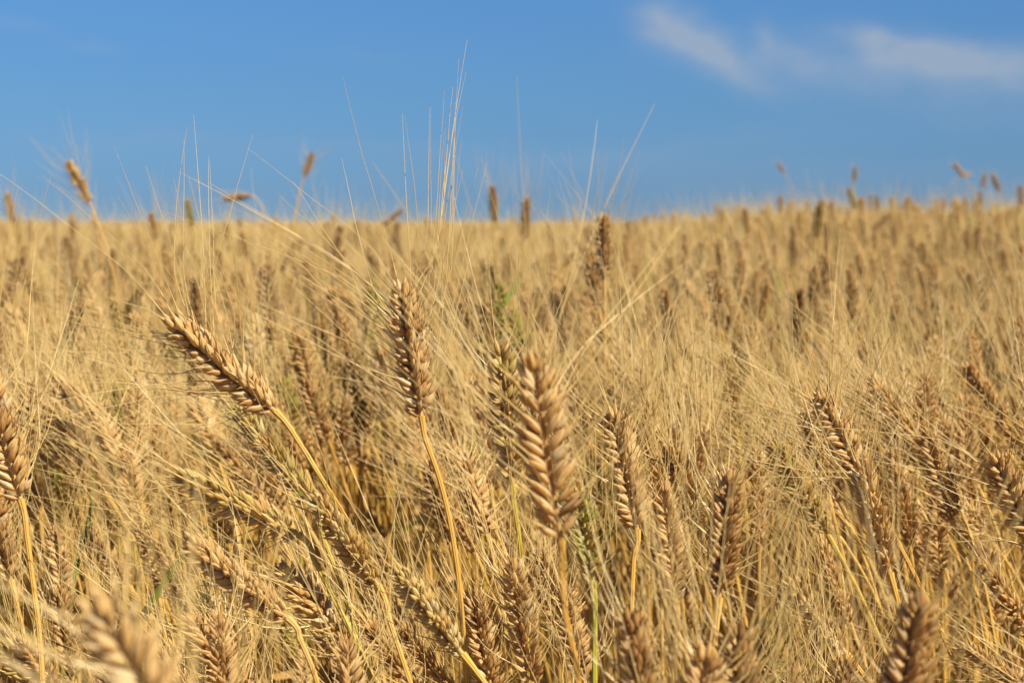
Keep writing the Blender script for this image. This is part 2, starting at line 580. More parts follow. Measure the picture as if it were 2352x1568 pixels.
def make_leaf(org, heading, length, width, droop, green=0.0, detail=2, up=0.8):
    n = {3: 16, 2: 12, 1: 8, 0: 5}[detail]
    t = np.linspace(0, 1, n)
    h = np.array([math.cos(heading), math.sin(heading), 0])
    sd = np.array([-h[1], h[0], 0])
    ang = up - droop * t ** 1.2
    dirs = np.cos(ang)[:, None] * h + np.sin(ang)[:, None] * np.array([0, 0, 1]) + sd * (.25 * np.sin(t * 5 + heading))[:, None]
    C = org + np.concatenate([[np.zeros(3)], np.cumsum(dirs[:-1], 0)]) * length / (n - 1)
    tw = rng.uniform(-2.2, 2.2) * t + rng.uniform(-.5, .5)
    up_v = np.cross(dirs, sd)
    wv = np.cos(tw)[:, None] * sd + np.sin(tw)[:, None] * unit(up_v)
    wd = width * np.interp(t, [0, .1, .4, .8, 1], [.6, .9, 1, .6, .06])
    fold = 0.35
    P = np.zeros((1, n, 5, 3))
    nrm = unit(np.cross(dirs, wv))
    for j, x in enumerate((-1, -.5, 0, .5, 1)):
        P[0, :, j] = C + wv * (wd * .5 * x)[:, None] + nrm * (wd * .5 * fold * abs(x))[:, None]
    at = np.zeros((1, n, 5, 4))
    at[..., 0] = t[None, :, None]
    at[..., 1] = np.linspace(0, 1, 5)
    at[..., 2] = rng.uniform(0, 1)
    at[..., 3] = green
    g = Geo()
    g.grids(P, at, 3, closed=False)
    return g


# ------------------------------------------------------------------ terrain
def smooth(a, b, x):
    t = np.clip((x - a) / (b - a), 0, 1)
    return t * t * (3 - 2 * t)


def ground_z(x, y):
    """gently rolling field with a low rise beyond the right-hand half"""
    x, y = np.asarray(x, float), np.asarray(y, float)
    z = 0.012 * np.sin(x * 1.7 + .4) * np.cos(y * 1.3) + 0.010 * np.sin(x * .6 - y * .5)
    rise = smooth(0.35, 1.5, x / np.maximum(y, .5) * 8.0) * smooth(3.5, 8.0, y) * (1 - .75 * smooth(9.5, 18, y))
    return z + 0.105 * rise - 0.10 * smooth(10, 60, y) - 0.6 * smooth(60, 400, y)


gx = np.concatenate([-np.geomspace(420, 6, 30), np.linspace(-5.5, 5.5, 56), np.geomspace(6, 420, 30)])
gy = np.concatenate([np.linspace(-40, -2, 12), np.linspace(-1.5, 16, 80), np.geomspace(16.5, 900, 40)])
GX, GY = np.meshgrid(gx, gy, indexing='ij')
gp = np.stack([GX, GY, ground_z(GX, GY)], -1)[None]
g = Geo()
g.grids(gp[:, :, ::-1], np.zeros(gp.shape[:3] + (4,)), 0, closed=False)
ground = bpy.data.objects.new("ground", g.mesh("ground", [M_SOIL]))
COL.objects.link(ground)
ground["kind"] = "structure"
ground["label"] = "brown soil with straw litter under the wheat"


# ------------------------------------------------------------------ placing things where they stand
def at_px(px, py, d):
    return EYE + FWD * d + RGT * ((px - PW / 2) / FPX * d) - UPV * ((py - PH / 2) / FPX * d)


def project(P):
    v = np.asarray(P, float) - EYE
    d = v @ FWD
    return np.stack([PW / 2 + FPX * (v @ RGT) / d, PH / 2 - FPX * (v @ UPV) / d, d], -1)


def link(name, me, parent=None):
    o = bpy.data.objects.new(name, me)
    COL.objects.link(o)
    if parent is not None:
        o.parent = parent
    return o


def root_empty(loc, label, group):
    e = bpy.data.objects.new("wheat_stalk", None)
    e.empty_display_size = 0.02
    e.location = loc
    COL.objects.link(e)
    e["label"] = label
    e["category"] = "wheat stalk"
    if group:
        e["group"] = group
    return e


def merged(gs):
    g = Geo()
    for x in gs:
        g.add(x)
    return g


HERO_LIT = []       # ear ends of the near stalks, kept out of other ears' shade
HERO_EARS = []     # (tip px, base px, depth) for keeping other ears out of their way


def hero(tip, base, d, label, roll=20, toward=0.0, green=0.0, spread=.55, awn=.12, plump=1.0, tone=.5, bend=0.0, n=25,
         stem_px=None, foot=None, stem_green=None, fine=None, leaf=None, group="large wheat ears in the near rows", awn_n=2, rad=.0019, keep=None):
    """a stalk whose ear runs from base to tip; toward = how far the tip leans to the viewer (m)"""
    B = at_px(*base, d)
    Tp = at_px(*tip, d - toward)
    L = float(np.linalg.norm(Tp - B))
    a = unit(Tp - B)
    view = unit(B - EYE)
    e1 = unit(np.cross(view, a))
    e2 = -unit(view - a * np.dot(view, a))
    side = math.cos(R(roll)) * e1 + math.sin(R(roll)) * e2
    fine = d < 1.75 if fine is None else fine
    det = 3 if d < 1.3 else (2 if d < 1.9 else 1)
    sp_n = n
    ear = make_ear(B, a, side, L, bend, sp_n, plump * 1.05, green, spread, awn, awn_n, det, tone, keep=keep if keep else (.82 if d < 1.3 else .5))
    if foot is None:
        h = np.array([a[0], a[1]])
        k = np.linalg.norm(h)
        lean = .10 + .22 * k
        fx, fy = B[0] - (h[0] / max(k, .05)) * lean * min(1, k * 2), B[1] - (h[1] / max(k, .05)) * lean * min(1, k * 2)
    else:
        fx, fy = foot
    G = np.array([fx, fy, float(ground_z(fx, fy)) - .01])
    pts = None
    if stem_px:
        pts = [at_px(p[0], p[1], d + (p[2] if len(p) > 2 else 0)) for p in stem_px]
        fx, fy = pts[-1][0] * 1.0 + (pts[-1][0] - (pts[-2][0] if len(pts) > 1 else B[0])) * .8, pts[-1][1]
        G = np.array([fx, fy, float(ground_z(fx, fy)) - .01])
    sg = green * .9 if stem_green is None else stem_green
    st, P = make_stem(G, B, a, sg, det, pts=pts, rad=rad)
    e = root_empty(G, label, group)
    link("stem", st.mesh("stem", [M_STEM], G), e)
    if fine:
        eo = link("ear", ear['rachis'].mesh("ear", [M_HUSK], G), e)
        for s_ in ear['spikelets']:
            link("spikelet", s_.mesh("spikelet", [M_HUSK], G), eo)
        for a_ in ear['awns']:
            link("awn", a_.mesh("awn", [M_AWN], G), eo)
    else:
        link("ear", merged([ear['rachis']] + ear['spikelets']).mesh("ear", [M_HUSK], G), e)
        link("beard", merged(ear['awns']).mesh("beard", [M_AWN], G), e)
    if leaf:
        i = int(len(P) * leaf[0])
        lf = make_leaf(P[i], R(leaf[1]), leaf[2], leaf[3], leaf[4], leaf[5], 2, up=1.35)
        link("leaf", lf.mesh("leaf", [M_LEAF], G), e)
    if d < 1.3:
        HERO_LIT.append((B, Tp))
    HERO_EARS.append((np.array(tip, float), np.array(base, float), d))
    return e


NEAR = "large wheat ears in the near rows"
MID = "wheat ears behind the sharp ones"
SKY = "wheat ears standing out against the sky"
RISE = "wheat ears on the rise at the horizon"

# --- near, large
hero((372, 715), (632, 943), 1.05, "plump golden ear leaning far left with long awns fanned straight up and left", roll=28, spread=(.66, .80), awn=.128, plump=1.1, tone=.72, keep=.55,
     stem_px=[(690, 1020), (745, 1110), (800, 1200, .02), (850, 1300, .04)], bend=.15, awn_n=3)
hero((918, 622), (968, 955), 1.05, "tallest upright golden ear in the middle, its curved yellow stem bare below it", roll=32, spread=(.95, .30), awn=.145, plump=1.1, tone=.66, keep=.5,
     stem_px=[(978, 1010), (1005, 1085), (1030, 1180), (1050, 1300), (1060, 1400)], awn_n=3)
hero((1218, 785), (1288, 1238), .77, "big soft-focus ear in front, straw brown, overlapping a green ear at its foot", roll=4, spread=.62, awn=.115, plump=.9, tone=.62,
     stem_px=[(1290, 1300), (1298, 1400), (1318, 1500), (1335, 1600)], rad=.0016)
hero((1150, 765), (1178, 1108), 1.08, "greenish tan upright ear directly behind the big soft-focus ear", roll=38, spread=.42, awn=.11, plump=.86, tone=.55, green=.35, n=21,
     stem_px=[(1180, 1150), (1192, 1230), (1200, 1310)], stem_green=.55)
hero((1402, 915), (1464, 1215), 1.10, "upright tan ear to the right of the big soft-focus ear, pale stem below", roll=14, spread=.45, awn=.12, plump=1.0, tone=.72,
     stem_px=[(1456, 1280), (1452, 1360), (1450, 1450)])
hero((1326, 1105), (1362, 1335), .98, "unripe bright green ear low behind the big soft-focus ear", roll=20, spread=.22, awn=.08, plump=1.0, green=1.0, n=19,
     stem_px=[(1366, 1400), (1366, 1500), (1366, 1580)], stem_green=1.0, tone=.5)
hero((520, 908), (716, 1150), 1.2, "tan ear with yellow-green husks sloping left under the plump leaning ear", roll=55, spread=.4, awn=.11, plump=.72, green=.40, n=19, tone=.7, keep=.4,
     stem_px=[(745, 1240), (790, 1360), (850, 1560)], stem_green=.6)
hero((704, 1118), (868, 1342), 1.02, "greenish tan ear sloping left, its orange stem running down to the frame edge", roll=50, spread=.42, awn=.12, plump=1.0, green=.16, n=20, tone=.82, keep=.45,
     stem_px=[(900, 1440), (945, 1575)], stem_green=.1, toward=.02)
hero((888, 1280), (1062, 1500), .98, "ear with pinkish kernels and green beaks sloping left, lowest of the three sloping in line", roll=48, spread=.45, awn=.11, plump=1.12, green=.22, n=20, tone=.8, keep=.5)
hero((368, 1072), (684, 1226), 1.02, "slim yellow-green ear drooping far left with dark underside", roll=55, spread=.30, awn=.13, plump=.85, green=.24, n=20, tone=.78, keep=.5,
     stem_px=[(724, 1290), (770, 1380), (825, 1490), (868, 1600)], stem_green=.5)
hero((404, 1224), (660, 1418), .97, "tan ear with pale pinkish kernels drooping left near the bottom, orange bent stem", roll=52, spread=.50, awn=.11, plump=1.0, n=22, tone=.75, keep=.5,
     stem_px=[(690, 1470), (720, 1540), (745, 1620)])
hero((190, 1330), (500, 1850), .50, "very blurred pale cream ear in the lower left corner of the view", roll=8, spread=.45, awn=.12, plump=.74, tone=1.0, n=27, keep=.5)
hero((-52, 815), (48, 1146), 1.0, "golden ear cut by the left frame edge above a pair of orange stems", roll=20, spread=.5, awn=.12, tone=.68, plump=.9,
     stem_px=[(62, 1230), (76, 1340), (90, 1450), (100, 1600)])
hero((-40, 1060), (25, 1330), 1.12, "tan ear at the left frame edge, below the ear with orange stems", roll=35, spread=.4, awn=.11, tone=.7, leaf=(.35, 20, .24, .009, .5, .9))
hero((80, 850), (62, 1050), 1.55, "upright pale ear near the left edge, behind long crossing awns", roll=40, spread=.3, awn=.11, plump=.95, tone=.7, leaf=(.30, 60, .2, .009, .4, .9))
hero((1866, 880), (1996, 1120), 1.16, "bristly golden ear leaning left on the right side, awns fanned to both sides", roll=10, spread=.75, awn=.12, tone=.68, plump=1.0, awn_n=3)
hero((1968, 1040), (2044, 1314), 1.04, "pale golden ear steeply upright just below the bristly fanned ear", roll=50, spread=.55, awn=.12, tone=.8, plump=.95, awn_n=3, keep=.5)
hero((1848, 930), (1900, 1130), 1.32, "shaded tan ear tucked close behind the bristly fanned ear", roll=40, spread=.4, awn=.10, tone=.4, plump=.9)
hero((2124, 975), (2186, 1192), 1.32, "dense orange-gold ear between two ears on the right, small and upright", roll=5, spread=.55, awn=.12, tone=.4, plump=1.1)
hero((2272, 1022), (2398, 1278), 1.10, "brownish ear cut by the right frame edge, sharp long pale awns sweeping left", roll=12, spread=.80, awn=.125, tone=.4, plump=1.05, awn_n=3, keep=.45)
hero((2116, 1335), (2056, 1800), .72, "large blurred orange-brown ear at the bottom right, upright", roll=22, spread=.42, awn=.10, tone=.28, plump=1.0)
hero((1444, 1362), (1500, 1800), .76, "blurred yellow-gold ear rising from the bottom edge below the upright tan ear's pale stem", roll=36, spread=.35, awn=.11, tone=.6, plump=.85)
hero((1622, 1455), (1600, 1890), .74, "blurred gold ear with only its top above the bottom edge, beside a pinkish twin", roll=18, spread=.30, awn=.10, tone=.5, plump=.9)
hero((1690, 1395), (1716, 1830), .78, "blurred pinkish tan ear rising from the bottom edge beside a gold one", roll=26, spread=.38, awn=.11, tone=.6, plump=.85)
hero((1684, 1055), (1652, 1370), .93, "slightly blurred honey-coloured ear, tall and upright, right of the pale bare stem", roll=30, spread=.28, awn=.12, tone=.5, plump=.95)
hero((1792, 1308), (1945, 1500), 1.14, "ear with gaping pale cream husks leaning left near the bottom right", roll=45, spread=.5, awn=.11, tone=.95, plump=.85, n=17)
hero((1936, 1480), (1950, 1760), 1.05, "slim gold ear at the bottom edge just left of the large orange-brown one", roll=30, spread=.4, awn=.11, tone=.6, plump=.9)
hero((1170, 1255), (1224, 1572), 1.06, "narrow tan ear standing straight at the bottom centre, beneath a yellow-green stem", roll=34, spread=.25, awn=.11, tone=.65, plump=.82)
hero((1080, 1325), (1134, 1610), 1.12, "gold ear at the bottom centre, just left of the narrow straight ear", roll=22, spread=.33, awn=.10, tone=.65, plump=.9)
hero((2186, 1464), (2345, 1570), 1.15, "pale ear lying low in the bottom right corner, nearly level", roll=40, spread=.35, awn=.12, tone=.8, plump=.8)
hero((186, 1200), (296, 1345), 1.45, "small golden ear sloping left in the lower left among crossing awns", roll=30, spread=.4, awn=.11, tone=.5, plump=.95)
hero((124, 1190), (150, 1400), 1.4, "upright gold ear at lower left, beside the small sloping one", roll=20, spread=.3, awn=.11, tone=.6, plump=.95, leaf=(.22, 100, .22, .009, .5, 1.0))
hero((128, 1330), (168, 1560), 1.25, "straw-coloured ear behind the very blurred cream ear", roll=36, spread=.3, awn=.11, tone=.6, plump=.95)
hero((980, 1035), (1036, 1255), 1.38, "brown-gold ear half hidden behind the curved yellow stem", roll=34, spread=.35, awn=.11, tone=.35, plump=.9)
hero((876, 790), (880, 972), 1.72, "dark brown ear in shade beside the tallest upright ear", roll=30, spread=.3, awn=.10, tone=.12, plump=1.0,
     stem_px=[(886, 1040), (890, 1150)], fine=False, group=MID)
hero((694, 858), (755, 1015), 1.7, "tan ear leaning left between the plump leaning ear and the tallest upright ear", roll=20, spread=.35, awn=.11, tone=.6, fine=False, group=MID)
hero((818, 905), (842, 1030), 2.0, "small blurred tan ear left of the dark shaded one", roll=10, spread=.3, awn=.10, tone=.6, group=MID)
hero((2204, 822), (2312, 965), 1.6, "cream-tipped brown ear leaning left at the right edge of the field", roll=26, spread=.6, awn=.12, tone=.5, fine=False, group=MID)
hero((1668, 800), (1692, 990), 1.55, "slender ear with green traces, upright, above the honey-coloured ear", roll=40, spread=.18, awn=.11, tone=.6, green=.35, plump=.75, n=19, fine=False, group=MID)
hero((1150, 640), (1142, 790), 1.85, "leafy yellow-green ear right behind the greenish tan ear", roll=30, spread=.2, awn=.10, tone=.6, green=.9, plump=.8, n=19, group=MID,
     leaf=(.12, 75, .16, .010, 1.0, 1.0))
hero((560, 955), (640, 1090), 1.5, "tan ear hidden under the plump leaning ear, tilted the same way", roll=30, spread=.35, awn=.11, tone=.6, fine=False, group=MID)

# --- middle distance
hero((1344, 550), (1376, 712), 2.0, "gold ear with well spaced kernels, left one of the pair rising near the centre horizon", roll=36, spread=.35, awn=.11, tone=.7, plump=.9, group=MID)
hero((1386, 478), (1388, 645), 1.95, "tall golden ear whose tip and fan of awns stand above the horizon right of centre", roll=36, spread=.5, awn=.11, tone=.35, group=MID)
hero((1320, 578), (1296, 612), 2.4, "short brown ear nodding over beside the pair of gold ears", roll=30, spread=.4, awn=.09, tone=.15, group=MID)
hero((1526, 650), (1542, 800), 2.15, "brown-gold upright ear with beaded outline, alone right of centre", roll=30, spread=.25, awn=.10, tone=.35, plump=.85, group=MID)
hero((1490, 690), (1500, 800), 2.6, "tan ear just left of the beaded brown-gold ear", roll=20, spread=.25, awn=.10, tone=.5, plump=.8, group=MID)
hero((1632, 600), (1658, 760), 2.1, "pale slender ear tilted left, midway between centre and right", roll=32, spread=.25, awn=.11, tone=.8, plump=.75, group=MID)
hero((1264, 650), (1288, 752), 2.5, "dark brown ear leaning left just beyond the big soft-focus ear", roll=30, spread=.3, awn=.10, tone=.1, group=MID)
hero((1226, 660), (1236, 760), 2.6, "thin reddish brown ear close beside the dark brown leaning one", roll=44, spread=.2, awn=.09, tone=.1, plump=.8, group=MID)
hero((1842, 708), (1816, 812), 2.5, "dark brown ear tilted right in the right half of the field", roll=30, spread=.3, awn=.10, tone=.08, group=MID)
hero((1768, 730), (1770, 830), 2.5, "orange-brown upright ear left of the dark one tilted right", roll=20, spread=.3, awn=.10, tone=.25, group=MID)
hero((2236, 740), (2240, 850), 2.3, "brown upright ear above the cream-tipped one near the right edge", roll=20, spread=.3, awn=.10, tone=.2, group=MID)
hero((2226, 620), (2222, 710), 2.9, "dark reddish brown slim ear high near the right edge of the field", roll=50, spread=.2, awn=.09, tone=.05, plump=.8, group=MID)
hero((2150, 640), (2156, 720), 3.2, "faint tan ear left of the dark reddish brown slim one", roll=10, spread=.3, awn=.10, tone=.5, group=MID)
hero((784, 512), (762, 600), 3.2, "dark brown ear tilted right, just under the horizon left of centre", roll=20, spread=.35, awn=.10, tone=.0, plump=1.2, group=MID)  # lowest tone: brown husk, with its shaded side put into the colour
hero((682, 548), (640, 626), 3.3, "brown ear tilted right, lower of two dark ones left of centre", roll=20, spread=.35, awn=.09, tone=.0, plump=1.2, group=MID)  # shade of the side facing the viewer is part of this husk tone
hero((500, 570), (516, 660), 3.0, "tan-brown ear under the fan of vertical awns on the left", roll=30, spread=.3, awn=.10, tone=.35, group=MID)
hero((345, 485), (358, 552), 3.5, "brownish ear tip touching the horizon at the left", roll=30, spread=.35, awn=.10, tone=.3, group=MID)
hero((552, 528), (566, 590), 4.2, "small brown ear between two larger ears on the left horizon", roll=30, spread=.3, awn=.09, tone=.3, group=MID)
hero((270, 600), (306, 650), 3.6, "small dark brown ear leaning left in the left part of the field", roll=30, spread=.3, awn=.09, tone=.1, group=MID)
hero((50, 560), (56, 640), 3.2, "blurred brown ear below the horizon at the left edge", roll=30, spread=.3, awn=.10, tone=.3, group=MID)
hero((850, 555), (848, 640), 3.4, "slim golden ear below the horizon left of the tallest upright ear", roll=50, spread=.2, awn=.10, tone=.5, plump=.8, group=MID)
hero((132, 670), (138, 730), 3.0, "small reddish ear among pale ones in the left part of the field", roll=30, spread=.3, awn=.09, tone=.15, group=MID)

# --- against the sky
hero((150, 362), (206, 466), 2.8, "pale gold ear leaning left alone against the sky at the left", roll=30, spread=.42, awn=.09, tone=.75, group=SKY, stem_px=[(222, 508), (245, 570)])
hero((720, 345), (698, 408), 4.4, "lone dark brown ear tilted right high against the sky left of centre", roll=10, spread=.6, awn=.065, tone=.0, group=SKY, stem_px=[(688, 450), (676, 530)])
hero((505, 459), (577, 449), 4.3, "ear bent over level against the sky, its stem dropping at the right end", roll=40, spread=.2, awn=.07, tone=.45, plump=.8, group=SKY, stem_px=[(598, 470), (618, 505)])
hero((926, 480), (878, 520), 5.0, "very dark ear tilted far right at the horizon beside the tallest ear", roll=30, spread=.3, awn=.07, tone=.0, plump=.9, group=SKY)  # husk tone darkened to stand for the shaded side turned to the viewer
hero((428, 452), (442, 522), 4.0, "yellow-green ear leaning left above the left horizon", roll=30, spread=.3, awn=.09, tone=.8, green=.6, plump=.85, group=SKY)
hero((16, 438), (28, 512), 3.9, "brownish ear against the sky at the left edge", roll=30, spread=.35, awn=.09, tone=.4, group=SKY)
hero((68, 500), (70, 560), 4.6, "faint tan ear just right of the brownish one at the left edge", roll=30, spread=.35, awn=.09, tone=.6, group=SKY)
hero((768, 490), (766, 530), 5.2, "short whitish ear tip on the horizon above the dark brown tilted ear", roll=30, spread=.3, awn=.07, tone=1.0, plump=1.1, group=SKY)
hero((1130, 420), (1136, 514), 3.5, "orange-brown upright ear against the sky near the centre", roll=45, spread=.25, awn=.10, tone=.15, plump=.85, group=SKY)
hero((1211, 443), (1205, 556), 3.2, "slim brown ear just right of the orange-brown one against the sky", roll=60, spread=.2, awn=.10, tone=.2, plump=.72, group=SKY)

# --- ears on the rise to the right
hero((1964, 382), (1962, 418), 8.5, "dark olive ear standing highest above the rise", roll=20, spread=.3, awn=.06, tone=.0, green=.5, plump=1.2, group=RISE)
hero((1948, 428), (1966, 482), 6.5, "yellow-green ear leaning left under the dark olive one", roll=20, spread=.3, awn=.08, tone=.7, green=.5, group=RISE)
hero((1786, 373), (1802, 398), 10.0, "tiny pale ear drooping left above the rise, leftmost of those in the sky", roll=20, spread=.3, awn=.06, tone=.7, plump=1.1, group=RISE)
hero((2014, 447), (2014, 484), 8.0, "small dark brown ear right of the yellow-green one", roll=20, spread=.4, awn=.08, tone=.0, plump=1.1, group=RISE)
hero((2050, 488), (2002, 528), 5.0, "dark ear tilted far right low on the rise", roll=20, spread=.3, awn=.07, tone=.0, plump=1.0, group=RISE)
hero((1888, 452), (1872, 545), 4.6, "long olive-brown ear upright on the rise", roll=50, spread=.2, awn=.06, tone=.15, green=.4, plump=.95, group=RISE)
hero((2188, 372), (2216, 408), 8.5, "pale tan ear leaning left in the sky near the right edge", roll=20, spread=.2, awn=.05, tone=.6, plump=.9, group=RISE)
hero((2232, 398), (2212, 404), 10.5, "stubby tan ear lying level beside the pale tan leaning one", roll=20, spread=.3, awn=.04, tone=.4, plump=1.3, group=RISE)
hero((2278, 396), (2296, 442), 7.5, "tan ear leaning left, right-hand one of a close pair in the sky", roll=20, spread=.2, awn=.06, tone=.4, plump=.95, group=RISE)
hero((2264, 396), (2256, 430), 9.0, "brown ear of the close pair in the sky, tilted right", roll=20, spread=.3, awn=.06, tone=.2, plump=1.2, group=RISE)
hero((2250, 436), (2252, 474), 8.5, "small brown ear directly below the close pair", roll=20, spread=.3, awn=.06, tone=.1, plump=1.1, group=RISE)
hero((2342, 424), (2346, 474), 7.0, "brown ear at the right frame edge above the rise", roll=20, spread=.3, awn=.07, tone=.15, group=RISE)
hero((1792, 446), (1794, 490), 8.0, "brown ear stub on the rise below the tiny pale drooping one", roll=20, spread=.3, awn=.07, tone=.2, group=RISE)
hero((2150, 452), (2152, 492), 8.5, "dim tan ear on the rise, left of the small brown one", roll=20, spread=.3, awn=.07, tone=.3, group=RISE)
hero((2168, 456), (2160, 500), 8.0, "dim brown ear tilted right beside the dim tan one", roll=20, spread=.3, awn=.07, tone=.2, group=RISE)


# ------------------------------------------------------------------ look-alike stalks of the near rows
KINDS = {
    'upright': ("golden wheat stalk, upright, crowded in unnoticed among the named near ears", "upright wheat stalks crowding the near rows"),
    'leaning': ("golden wheat stalk, ear leaning over, crowded in unnoticed among the named near ears", "leaning wheat stalks crowding the near rows"),
    'greenish': ("wheat stalk still partly green, crowded in among the golden near ones", "greenish wheat stalks crowding the near rows"),
}


def local_stalk(tilt, height, lean, roll, detail, green=0.0, spread=.42, awn=.115, plump=.95, tone=.5, L=.086, leaves=1, leaf_green=0.0, bend=0.0, awn_r=.00025, n=22, keep=1.0):
    a = np.array([-math.sin(tilt), 0, math.cos(tilt)])
    B = np.array([-lean, 0, height])
    side = np.array([math.cos(roll) * math.cos(tilt), math.sin(roll), math.cos(roll) * math.sin(tilt)])
    ear = make_ear(B, a, side, L, bend, n, plump, green, spread, awn, 2, detail, tone, awn_r, keep=keep)
    st, P = make_stem((0, 0, -.01), B, a, green if green > .3 else rng.uniform(0, .12), detail, neck=rng.uniform(.12, .2))
    lv = []
    for k in range(leaves):
        i = int(len(P) * rng.uniform(.28, .55))
        lv.append(make_leaf(P[i], rng.uniform(0, 6.28), rng.uniform(.12, .24), rng.uniform(.006, .010), rng.uniform(1.2, 2.8), leaf_green, detail))
    return ear, st, lv


protos = []
spec = []
for k in range(5):
    spec.append(('upright', rng.uniform(.03, .22), rng.uniform(.0, .05), rng.uniform(.00, .06)))
for k in range(6):
    spec.append(('leaning', rng.uniform(.35, .8), rng.uniform(.06, .16), rng.uniform(0, .06)))
spec.append(('greenish', .12, .02, .6))
spec.append(('greenish', .55, .1, .4))
for kind, tilt, lean, gr in spec:
    ear, st, lv = local_stalk(tilt, .80, lean, rng.uniform(0, 3.14), 2, green=gr, spread=rng.uniform(.3, .55), plump=rng.uniform(.75, .95),
                              tone=rng.uniform(.35, .75), awn=rng.uniform(.10, .125), leaves=int(rng.integers(0, 3)), leaf_green=.9 if kind == 'greenish' else 0.0,
                              bend=rng.uniform(-.2, .4), keep=.5)
    parts = [("stem", st.mesh("stem", [M_STEM])),
             ("ear", merged([ear['rachis']] + ear['spikelets']).mesh("ear", [M_HUSK])),
             ("beard", merged(ear['awns']).mesh("beard", [M_AWN]))]
    for l_ in lv:
        parts.append(("leaf", l_.mesh("leaf", [M_LEAF])))
    a = np.array([-math.sin(tilt), 0, math.cos(tilt)])
    B = np.array([-lean, 0, .80])
    protos.append((kind, parts, B, B + a * .086))


def rotz(v, t):
    c, s = math.cos(t), math.sin(t)
    return np.array([v[0] * c - v[1] * s, v[0] * s + v[1] * c, v[2]])


def seg_gap(a0, a1, b0, b1):
    """smallest distance of two segments in the plane, sampled"""
    t = np.linspace(0, 1, 7)[:, None]
    A = a0 + (a1 - a0) * t
    Bq = b0 + (b1 - b0) * t
    return float(np.min(np.linalg.norm(A[:, None] - Bq[None], axis=-1)))


N_NEAR = 300 - len(HERO_EARS)
placed, placed_xy, tries = [], [], 0
while len(placed) < N_NEAR and tries < 60000:
    tries += 1
    y = rng.uniform(.62, 1.75)
    x = rng.uniform(-.34 * y - .05, .34 * y + .05)
    pi = int(rng.integers(0, 11)) if rng.random() > (.12 if x < -.12 else .06) else int(rng.integers(11, 13))
    kind, parts, B, Tp = protos[pi]
    rz = rng.normal(0, .6) if rng.random() < .85 else rng.uniform(-3.1, 3.1)
    tip_z = 1.0 - np.clip(rng.normal(.20, .05), .11, .34)
    if y > 1.3:
        tip_z = 1.0 - np.clip(rng.normal(.15, .05), .07, .30)
    sc = (tip_z - float(ground_z(x, y))) / max(Tp[2], .8)
    g0 = np.array([x, y, float(ground_z(x, y))])
    wb, wtp = g0 + rotz(B, rz) * sc, g0 + rotz(Tp, rz) * sc
    pb, pt = project(wb), project(wtp)
    if not (-60 < pt[0] < PW + 60 and pt[1] < PH + 30):
        continue
    if pt[2] < .62 or pb[2] < .62:
        continue
    ok = True
    for (ht, hb, hd) in HERO_EARS:
        if pt[2] < hd + (.60 if hd < 1.2 else .02):
            lim = (40 / min(pt[2], 1.2) + 14) * (1 if hd < 1.8 else .6)
            if seg_gap(pt[:2], pb[:2], ht, hb) < lim:
                ok = False
                break
            # keep stems from crossing sharp ears too
            if seg_gap(pb[:2], pb[:2] + np.array([(project(g0)[0] - pb[0]) * .3, 260]), ht, hb) < 22:
                ok = False
                break
    if not ok:
        continue
    if pt[1] < 820:
        continue
    q = wb + (wtp - wb) * np.linspace(-.3, 1, 6)[:, None]
    for (h0, h1) in HERO_LIT:
        v = (q[:, None] - (h0 + (h1 - h0) * np.linspace(0, 1, 5)[:, None])[None])
        t = v @ np.array(to_sun)
        if np.any((t > 0) & (t < .35) & (np.linalg.norm(v - t[..., None] * np.array(to_sun), axis=-1) < .022)):
            ok = False
            break
    if not ok:
        continue
    if pt[2] < 1.0:                      # few ears right in front
        if rng.random() > .25 or pt[1] < 1250 or pt[2] < .9:
            continue
    if placed_xy and min((q[0] - x) ** 2 + (q[1] - y) ** 2 for q in placed_xy) < .02 ** 2:
        continue
    placed_xy.append((x, y))
    placed.append((pi, g0, rz, sc))

for (pi, g0, rz, sc) in placed:
    kind, parts, B, Tp = protos[pi]
    lab, grp = KINDS[kind]
    e = root_empty(g0, lab, grp)
    e.rotation_euler = (0, 0, rz)
    e.scale = (sc, sc, sc)
    for nm, me in parts:
        link(nm, me, e)

# ------------------------------------------------------------------ the rest of the field: one mass
src_col = bpy.data.collections.new("field_sources")
protos_mass = 0


MASS_ENDS = []


def mass_proto(i, detail, **kw):
    ear, st, lv = local_stalk(detail=detail, **kw)
    tl, L_ = kw['tilt'], kw['L']
    b_ = np.array([-kw['lean'], 0, kw['height']])
    MASS_ENDS.append((b_, b_ + L_ * np.array([-math.sin(tl), 0, math.cos(tl)])))
    g = merged([ear['rachis']] + ear['spikelets'] + ear['awns'] + [st] + lv)
    o = bpy.data.objects.new("field_stalk_%02d" % i, g.mesh("field_stalk", [M_HUSK, M_AWN, M_STEM, M_LEAF]))
    src_col.objects.link(o)


N_MID, N_FAR = 24, 10
BROWN = [4, 10, 16, 22]
GOLD = [0, 1, 2, 5, 6, 11, 12, 15, 20, 21]
for i in range(N_MID + N_FAR):
    far = i >= N_MID
    up = i % 5 < 3
    grn = (i % 10 == 7)
    mass_proto(i, 0 if far else 1, tilt=rng.uniform(.02, .3) if up else rng.uniform(.3, .9), height=.80, lean=rng.uniform(0, .06) if up else rng.uniform(.06, .22),
               roll=rng.uniform(0, 3.14), green=rng.uniform(.4, .9) if grn else rng.uniform(0, .08), spread=rng.uniform(.25, .5), awn=rng.uniform(.095, .125),
               plump=rng.uniform(.9, 1.18), L=rng.uniform(.08, .096), keep=.17, tone=.02 if i % 6 == 4 else rng.uniform(.25, .8), leaves=int(rng.integers(0, 3)), leaf_green=.9 if grn else 0.0,
               bend=rng.uniform(-.2, .5), awn_r=.00030 if not far else .00042, n=22 if not far else 15)

